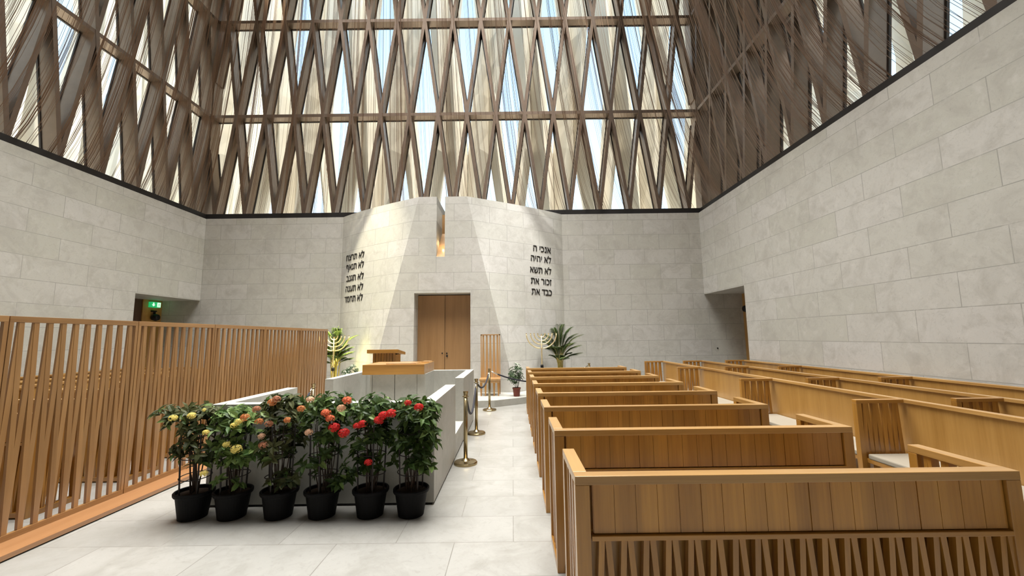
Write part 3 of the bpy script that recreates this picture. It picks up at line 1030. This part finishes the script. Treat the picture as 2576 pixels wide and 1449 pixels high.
rope((-0.645, 7.445, hk), (-0.55, 9.655, hk), 0.20, 'black rope from the middle stanchion back towards the tall oak chair')
rope((-0.50, 9.70, hk), (1.98, 11.19, hk), 0.32, 'black rope in front of the red-potted bush')
rope((-3.27, 6.885, hk), (-3.29, 5.745, hk), 0.30, 'dark rope beside the screen, left of the stone enclosure')
rope((-5.88, 11.18, hk), (-3.36, 9.75, hk), 0.30, 'black rope in front of the yellow-lit palm')

# ------------------------------------------------------------------ plants
def leaf(a, base, d, up, ln, wd, mi=0, droop=0.25):
    d = Vector(d).normalized(); up = Vector(up)
    s = d.cross(up)
    if s.length < 1e-4: s = d.cross(Vector((1, 0, 0)))
    s.normalize()
    n = s.cross(d).normalized()
    b = Vector(base)
    m1 = b + d * ln * 0.33 + n * ln * 0.05
    m2 = b + d * ln * 0.70 - n * ln * droop * 0.35
    tip = b + d * ln * 0.98 - n * ln * droop
    e = n * wd * 0.22
    a.add([b, m1 + s * wd * 0.42 + e, m1, m1 - s * wd * 0.42 + e, m2 + s * wd * 0.40 + e, m2, m2 - s * wd * 0.40 + e, tip],
          [(0, 2, 1), (0, 3, 2), (1, 2, 5, 4), (2, 3, 6, 5), (4, 5, 7), (5, 6, 7)], mi)

def flower_cluster(a, c, r, rnd):
    c = Vector(c)
    a.lathe([(0.001, -0.5 * r), (r * 0.45, -0.25 * r), (r * 0.5, 0.0), (0.001, 0.3 * r)], 8, (c.x, c.y + 0.2 * r, c.z))
    for i in range(52):
        v = Vector((rnd.gauss(0, 1), rnd.gauss(0, 1) - 0.5, rnd.gauss(0, 1) + 0.5)).normalized()
        p = c + Vector((v.x * r, v.y * r, v.z * r * 0.75))
        s = v.cross(Vector((0.3, 0.2, 1))).normalized()
        t_ = v.cross(s)
        q = r * 0.34
        for k in range(4):
            an = k * pi / 2 + rnd.random()
            dd = s * cos(an) + t_ * sin(an)
            ee = s * cos(an + pi / 2) + t_ * sin(an + pi / 2)
            a.add([p, p + dd * q * 0.6 + ee * q * 0.32 + v * q * 0.1, p + dd * q + v * q * 0.12, p + dd * q * 0.6 - ee * q * 0.32 + v * q * 0.1], [(0, 1, 2, 3)])

FLOW = [(-3.12, 3.97, 0.95, 'y', 1), (-2.95, 3.97, 0.97, 'y', 1), (-2.84, 3.97, 1.02, 'y', 0.5), (-2.61, 3.97, 0.71, 'y', 1), (-2.52, 3.97, 0.67, 'y', 1.3), (-2.51, 3.97, 0.91, 'y', 1), (-2.56, 3.97, 0.88, 'y', 0.8), (-2.81, 3.97, 0.82, 'y', 0.8), (-2.8, 3.97, 0.46, 'y', 0.9), (-2.46, 3.97, 0.95, 'o', 1.1), (-2.33, 3.97, 0.91, 'o', 1), (-2.24, 3.97, 0.89, 'b', 1), (-2.22, 3.97, 1.08, 'o', 1.1), (-2.18, 3.97, 1.11, 'b', 1), (-2.07, 3.97, 0.92, 'o', 0.9), (-2.3, 3.97, 0.78, 'p', 0.9), (-2.28, 3.97, 0.7, 'b', 1.1), (-2.36, 3.97, 1.02, 'b', 1), (-1.95, 3.97, 1.02, 'o', 1), (-1.87, 3.97, 1.1, 'p', 1), (-1.72, 3.97, 0.98, 'c', 1.2), (-1.68, 3.97, 0.93, 'c', 1.1), (-1.87, 3.97, 0.81, 'p', 1), (-1.58, 3.97, 1.02, 'p', 1.1), (-1.64, 3.97, 0.85, 'r', 1.4), (-1.55, 3.97, 0.8, 'r', 1.4), (-1.53, 3.97, 1.09, 'c', 1.2), (-1.43, 3.97, 0.86, 'r', 1), (-1.38, 3.97, 0.88, 'r', 1.1), (-1.23, 3.97, 0.91, 'r', 1.3), (-1.19, 3.97, 0.95, 'r', 1.3), (-1.12, 3.97, 0.97, 'r', 1.3), (-1.32, 3.97, 0.54, 'r', 1), (-0.97, 3.97, 1.06, 'r', 0.9), (-0.87, 3.97, 1.02, 'r', 1.2)]
POTX = [-3.04, -2.67, -2.23, -1.82, -1.365, -0.98]
PLAB = ['leftmost ixora in a black pot, yellow flowers, beside the slatted screen', 'ixora in a black pot with pale green leaves and yellow flowers, second from the left', 'ixora in a black pot with faded orange flowers, third from the left', 'ixora in a black pot with coral and peach flowers, fourth from the left', 'ixora in a black pot with big red flower heads, second from the right', 'rightmost ixora in a black pot, at the corner of the stone enclosure']
# crown of each shrub: (x shift, z centre, half width x, half height, leaf material)
CROWN = [[(0.0, 0.88, 0.25, 0.12, 190), (-0.28, 0.93, 0.10, 0.06, 40), (0.0, 0.60, 0.17, 0.16, 60)],
         [(0.0, 0.86, 0.19, 0.12, 190), (0.06, 0.62, 0.18, 0.16, 95), (-0.02, 0.34, 0.13, 0.06, 16)],
         [(0.02, 0.96, 0.22, 0.13, 220), (0.02, 0.70, 0.18, 0.15, 120), (0.08, 0.34, 0.12, 0.06, 34)],
         [(0.02, 0.97, 0.24, 0.12, 230), (0.0, 0.78, 0.20, 0.12, 90), (-0.14, 0.45, 0.10, 0.06, 18), (0.08, 0.34, 0.15, 0.07, 40)],
         [(0.02, 0.93, 0.22, 0.13, 200), (0.02, 0.70, 0.19, 0.13, 90), (-0.14, 0.47, 0.10, 0.12, 40), (0.16, 0.47, 0.07, 0.08, 14)],
         [(0.02, 0.93, 0.19, 0.13, 190), (0.05, 0.68, 0.18, 0.16, 130), (0.10, 0.46, 0.12, 0.08, 40)]]
for i, px_ in enumerate(POTX):
    rnd = random.Random(100 + i)
    r = empty('potted_ixora', (px_, 4.14, 0), label=PLAB[i], cat='potted plant', group='ixora in black pots')
    a = MB()
    a.lathe([(0.112, 0.0), (0.118, 0.004), (0.148, 0.205), (0.162, 0.210), (0.168, 0.222), (0.168, 0.240), (0.160, 0.248), (0.150, 0.244), (0.145, 0.21)], 40)
    a.build('pot', M['pot_black'], r, smooth=False)
    a = MB(); a.lathe([(0.146, 0.205), (0.146, 0.215), (0.0, 0.222)], 24)
    a.build('soil', M['soil'], r)
    ht = 0.84
    for k in range(4):
        an = pi / 4 + k * pi / 2 + 0.3 * i
        a = MB(); a.tube([(0.115 * cos(an), 0.115 * sin(an), 0.20), (0.128 * cos(an), 0.128 * sin(an), 0.55), (0.135 * cos(an), 0.135 * sin(an), ht)], 0.0075, 6)
        a.build('stake', M['stake'], r)
    for z in (0.37 + 0.02 * rnd.random(), 0.56, 0.76):
        rr = 0.131 + 0.008 * (z - 0.4)
        a = MB(); a.tube([(rr * cos(q * pi / 10), rr * sin(q * pi / 10), z + 0.008 * sin(q * pi / 10 + i)) for q in range(21)], 0.0045, 5, caps=False)
        a.build('support_ring', M['stake'], r)
    a = MB()
    tips = []
    for k in range(11):
        an = rnd.uniform(0, 2 * pi); rb = rnd.uniform(0.01, 0.05); re = rnd.uniform(0.05, 0.15)
        p0 = Vector((rb * cos(an), rb * sin(an), 0.20)); p3 = Vector((re * cos(an + 0.5), re * sin(an + 0.5) * 0.7, rnd.uniform(0.75, 0.98)))
        p1 = p0.lerp(p3, 0.4) + Vector((rnd.uniform(-0.03, 0.03), rnd.uniform(-0.03, 0.03), 0))
        a.tube([p0, p1, p0.lerp(p3, 0.75), p3], [0.006, 0.005, 0.004, 0.003], 5)
    a.build('stems', M['twig'], r)
    a = MB()
    for (cx_, cz, hx, hz, n) in CROWN[i] + [(0.0, 0.62, 0.15, 0.20, 55)]:
        shoots = max(3, int(n * 1.35) // 7)
        for s_ in range(shoots):
            while True:
                v = Vector((rnd.uniform(-1, 1), rnd.uniform(-1, 1), rnd.uniform(-1, 1)))
                if v.length <= 1: break
            hy = min(hx, 0.17)
            c0 = Vector((cx_ + v.x * hx, -0.01 + v.y * hy, cz + v.z * hz))
            c0.y = min(c0.y, 0.14)
            ax = Vector((v.x * 0.8, v.y * 0.8 - 0.25, 0.55 + 0.3 * rnd.random())).normalized()
            sx_ = ax.cross(Vector((0.1, 1, 0.2))).normalized(); sy_ = ax.cross(sx_)
            for k in range(7):
                an = k * 2.4 + rnd.random()
                el = rnd.uniform(0.1, 0.8)
                d = (sx_ * cos(an) + sy_ * sin(an)) * cos(el) + ax * sin(el)
                if c0.y > 0.08 and d.y > 0.2: d.y *= 0.2
                ln = rnd.uniform(0.068, 0.112) * (1.12 if i == 5 else 1.0)
                leaf(a, c0 + ax * 0.012 * k * 0.5, d, ax, ln, ln * rnd.uniform(0.44, 0.54), 0 if rnd.random() < (0.35 if i == 1 else 0.86) else 1, rnd.uniform(0.1, 0.45))
    a.build('foliage', [M['leaf_olive' if i in (0, 2) else 'leaf'], M['leaf_pale']], r)
    for (fx, fy, fz, fc, fs) in FLOW:
        near = min(range(6), key=lambda q: abs(POTX[q] + (0.03 if q else -0.0) - fx))
        if near != i: continue
        a = MB()
        flower_cluster(a, (fx - px_, fy - 4.14 - 0.055, fz), 0.035 * fs, rnd)
        a.build('flower_head', M['petal_' + fc], r)

def palm(loc, label, seed, hgt=1.0, nf=28, pot=True):
    rnd = random.Random(seed)
    r = empty('potted_palm', loc, label=label, cat='potted plant', group='areca palms by the ark')
    a = MB(); a.lathe([(0.13, 0), (0.16, 0.26), (0.17, 0.27), (0.17, 0.30), (0.15, 0.30), (0.15, 0.27)], 24)
    a.build('pot', M['pot_black'], r)
    a = MB()
    for k in range(12):
        an = rnd.uniform(0, 2 * pi); rb = rnd.uniform(0.02, 0.09)
        a.tube([(rb * cos(an), rb * sin(an), 0.27), (rb * 1.15 * cos(an), rb * 1.15 * sin(an), 0.6), (rb * 1.5 * cos(an), rb * 1.5 * sin(an), 0.95)], [0.016, 0.014, 0.009], 7)
    a.build('canes', M['cane'], r, smooth=True)
    for k in range(nf):
        an = 2.4 * k + rnd.uniform(-0.3, 0.3)
        reach = rnd.uniform(0.25, 0.68) * hgt; top = rnd.uniform(0.95, 1.9) * hgt
        if k < 4: reach, top = rnd.uniform(0.05, 0.18), rnd.uniform(1.7, 2.0) * hgt
        p0 = Vector((0.06 * cos(an), 0.06 * sin(an), 0.75)); p1 = Vector((0.25 * reach * cos(an), 0.25 * reach * sin(an), top * 0.85)); p2 = Vector((reach * cos(an), reach * sin(an) * 0.7, top * 0.92))
        p2.y = min(p2.y, 0.45)
        bz = lambda t_: (1 - t_) ** 2 * p0 + 2 * t_ * (1 - t_) * p1 + t_ * t_ * p2
        a = MB()
        a.tube([bz(q / 8) for q in range(9)], [0.007 - 0.0006 * q for q in range(9)], 5, mi=1)
        N_ = 32
        for q in range(N_):
            t_ = 0.30 + 0.70 * q / (N_ - 1)
            p = bz(t_); tg = (bz(min(1, t_ + 0.02)) - bz(t_ - 0.02)).normalized()
            sd = tg.cross(Vector((0, 0, 1)))
            if sd.length < 0.05: sd = Vector((-sin(an), cos(an), 0))
            sd.normalize()
            ln = 0.25 * hgt * (1 - 0.55 * abs(2 * (q / (N_ - 1)) - 0.8))
            for s_ in (-1, 1):
                leaf(a, p, tg * 0.8 + sd * s_ * 0.75 + Vector((0, 0, 0.12)), Vector((0, 0, 1)), ln, ln * 0.11, 0, 0.35)
        a.build('frond', [M['leaf_palm'], M['cane']], r)
    return r
palm((1.32, 11.95, 0.16), 'tall areca palm behind the gold candelabrum on the right', 21)
palm((-4.98, 11.80, 0.16), 'areca palm lit bright yellow beyond the end of the slatted screen', 22)

def bush(loc, label, seed, pot, cz=0.56, leaves=300):
    rnd = random.Random(seed)
    r = empty('potted_bush', loc, label=label, cat='potted plant', group='bushy plants by the ark step')
    a = MB(); a.lathe([(0.075, 0), (0.098, 0.185), (0.108, 0.187), (0.108, 0.215), (0.095, 0.215), (0.092, 0.19)], 24)
    a.build('pot', M[pot], r)
    a = MB(); a.lathe([(0.092, 0.18), (0.092, 0.19), (0, 0.195)], 16)
    a.build('soil', M['soil'], r)
    a = MB()
    for k in range(7):
        an = k * 0.9
        a.tube([(0.02 * cos(an), 0.02 * sin(an), 0.18), (0.07 * cos(an), 0.05 * sin(an), 0.36), (0.18 * cos(an), 0.12 * sin(an), 0.56 + 0.05 * (k % 3))], [0.007, 0.006, 0.003], 5)
    a.build('stems', M['twig'], r)
    a = MB()
    for s_ in range(leaves // 7):
        while True:
            v = Vector((rnd.uniform(-1, 1), rnd.uniform(-1, 1), rnd.uniform(-1, 1)))
            if v.length <= 1: break
        c0 = Vector((v.x * 0.25, v.y * 0.18, cz + v.z * 0.24 + 0.05 * (1 if v.x > 0.3 else 0)))
        ax = Vector((v.x, v.y - 0.2, 0.5)).normalized()
        sx_ = ax.cross(Vector((0.1, 1, 0.2))).normalized(); sy_ = ax.cross(sx_)
        for k in range(7):
            an = k * 0.9 + rnd.random() * 0.3
            d = (sx_ * cos(an) + sy_ * sin(an)) * 0.95 + ax * 0.2
            leaf(a, c0, d, ax, rnd.uniform(0.07, 0.10), 0.028, 0 if (v.z < 0.1 or rnd.random() < 0.5) else 1 if rnd.random() < 0.55 else 0, 0.3)
    a.build('foliage', [M['leaf_bush'], M['leaf_white']], r)
bush((0.085, 10.76, 0.16), 'bushy green plant in a small red pot on the ark step', 31, 'pot_red')
bush((-4.2, 10.80, 0.16), 'bushy green plant left of the lectern, behind the stone enclosure', 32, 'pot_red')

# ------------------------------------------------------------------ candelabra
def candelabrum(loc, label):
    r = empty('candelabrum', loc, label=label, cat='candelabrum', group='nine-branched candelabra')
    zt = 1.56
    a = MB(); a.lathe([(0.15, 0), (0.15, 0.02), (0.05, 0.05), (0.025, 0.10)], 24)
    a.build('base', M['gold'], r)
    prof = [(0.018, 0.09)]
    for k in range(14):
        z = 0.78 + 0.03 * k
        prof += [(0.014, z), (0.020, z + 0.012), (0.014, z + 0.024)]
    prof += [(0.013, zt - 0.05)]
    prof = [(0.018, 0.09), (0.018, 0.66)] + prof[1:]
    a = MB(); a.lathe(prof, 14)
    a.build('pole', M['gold'], r, smooth=True)
    a = MB(); a.lathe([(0.03, 0.66), (0.04, 0.68), (0.04, 0.74), (0.03, 0.76)], 16)
    a.build('knob', M['dark_metal'], r)
    for R_ in (0.395, 0.285, 0.19, 0.095):
        a = MB()
        a.tube([(R_ * cos(pi + pi * k / 24), 0, zt + 0.96 * R_ * sin(pi + pi * k / 24)) for k in range(25)], 0.0145, 8)
        a.build('branch', M['gold'], r, smooth=True)
        for s_ in (-1, 1):
            a = MB(); a.lathe([(0.010, -0.01), (0.016, 0.0), (0.018, 0.02)], 10)
            a.build('candle_cup', M['gold'], r, (s_ * R_, 0, zt))
    a = MB(); a.lathe([(0.010, -0.05), (0.016, 0.0), (0.018, 0.02)], 10)
    a.build('candle_cup', M['gold'], r, (0, 0, zt - 0.03))
candelabrum((0.76, 11.05, 0.16), 'gold nine-branched candelabrum in front of the right palm')
candelabrum((-4.72, 11.05, 0.16), 'gold nine-branched candelabrum in the yellow light left of the ark')

# ------------------------------------------------------------------ fittings in the corner openings
def speaker(loc, face, label):
    r = empty('wall_speaker', loc, label=label, cat='speaker', group='round black wall speakers')
    a = MB(); a.lathe([(0.05, -0.10), (0.09, -0.08), (0.115, 0.0), (0.09, 0.08), (0.05, 0.10)], 18)
    o = a.build('body', M['dark_metal'], r); o.rotation_euler = (0, pi / 2, 0)
    a = MB(); a.box(-0.04 if face < 0 else -0.17, 0.17 if face < 0 else 0.04, -0.02, 0.02, -0.02, 0.02)
    a.build('bracket', M['dark_metal'], r)
speaker((XR + 1.10, 13.05, 2.44), -1, 'round black speaker on the oak lining of the right corner opening')
speaker((XL - 1.10, 13.10, 2.40), 1, 'round black speaker on the oak lining of the left corner opening')
def sensor(loc, s_, label):
    a = MB(); a.box(-0.05, 0.05, -0.06, 0.06, -0.02, 0.02); a.box(-0.05 if s_ > 0 else 0.0, 0.0 if s_ > 0 else 0.05, -0.02, 0.02, -0.10, -0.02)
    o = a.build('motion_sensor', M['dark_metal'], None, loc, label=label, cat='sensor', group='small dark sensors')
sensor((XR + 1.17, 13.05, 2.66), 1, 'small dark sensor above the round speaker in the right corner opening')
sensor((XL - 1.17, 13.10, 2.60), -1, 'small dark sensor between the exit sign and round speaker')
ex = empty('exit_sign', (XL - 1.10, 13.09, 2.80), label='green lit exit sign with arrow and running figure', cat='sign')
a = MB(); a.box(-0.10, 0.0, -0.17, 0.17, -0.085, 0.085)
a.build('sign_box', M['exit_green'], ex)
def sign_shape(pts, nm):
    a = MB()
    n = len(pts)
    vs = [(0.003, u, w) for u, w in pts] + [(0.009, u, w) for u, w in pts]
    a.add(vs, [tuple(range(n - 1, -1, -1)), tuple(range(n, 2 * n))] + [(k, (k + 1) % n, n + (k + 1) % n, n + k) for k in range(n)])
    a.build(nm, M['exit_white'], ex)
sign_shape([(-0.105, -0.055), (-0.045, 0.0), (-0.085, 0.0), (-0.085, 0.06), (-0.125, 0.06), (-0.125, 0.0), (-0.165, 0.0)], 'arrow')
sign_shape([(0.03, -0.07), (0.15, -0.07), (0.15, 0.07), (0.03, 0.07)], 'doorway')
a = MB()
a.lathe([(0.0001, -0.011), (0.011, 0), (0.0001, 0.011)], 10, (0.012, 0.085, 0.045))
for p in ([(0.085, 0.03), (0.092, -0.012)], [(0.092, -0.012), (0.115, -0.035), (0.105, -0.06)], [(0.092, -0.012), (0.07, -0.035), (0.05, -0.05)], [(0.085, 0.025), (0.115, 0.01)], [(0.085, 0.025), (0.06, 0.005)]):
    a.tube([(0.012, u, w) for u, w in p], 0.006, 5)
a.build('running_figure', M['exit_green'], ex)
a = MB(); a.lathe([(0.022, 0), (0.022, 0.012), (0.012, 0.016)], 12)
o = a.build('wall_button', M['dark_metal'], None, (6.56, YB, 1.21), label='small dark round lock on the stone wall inside the right opening', cat='lock')
o.rotation_euler = (pi / 2, 0, 0)
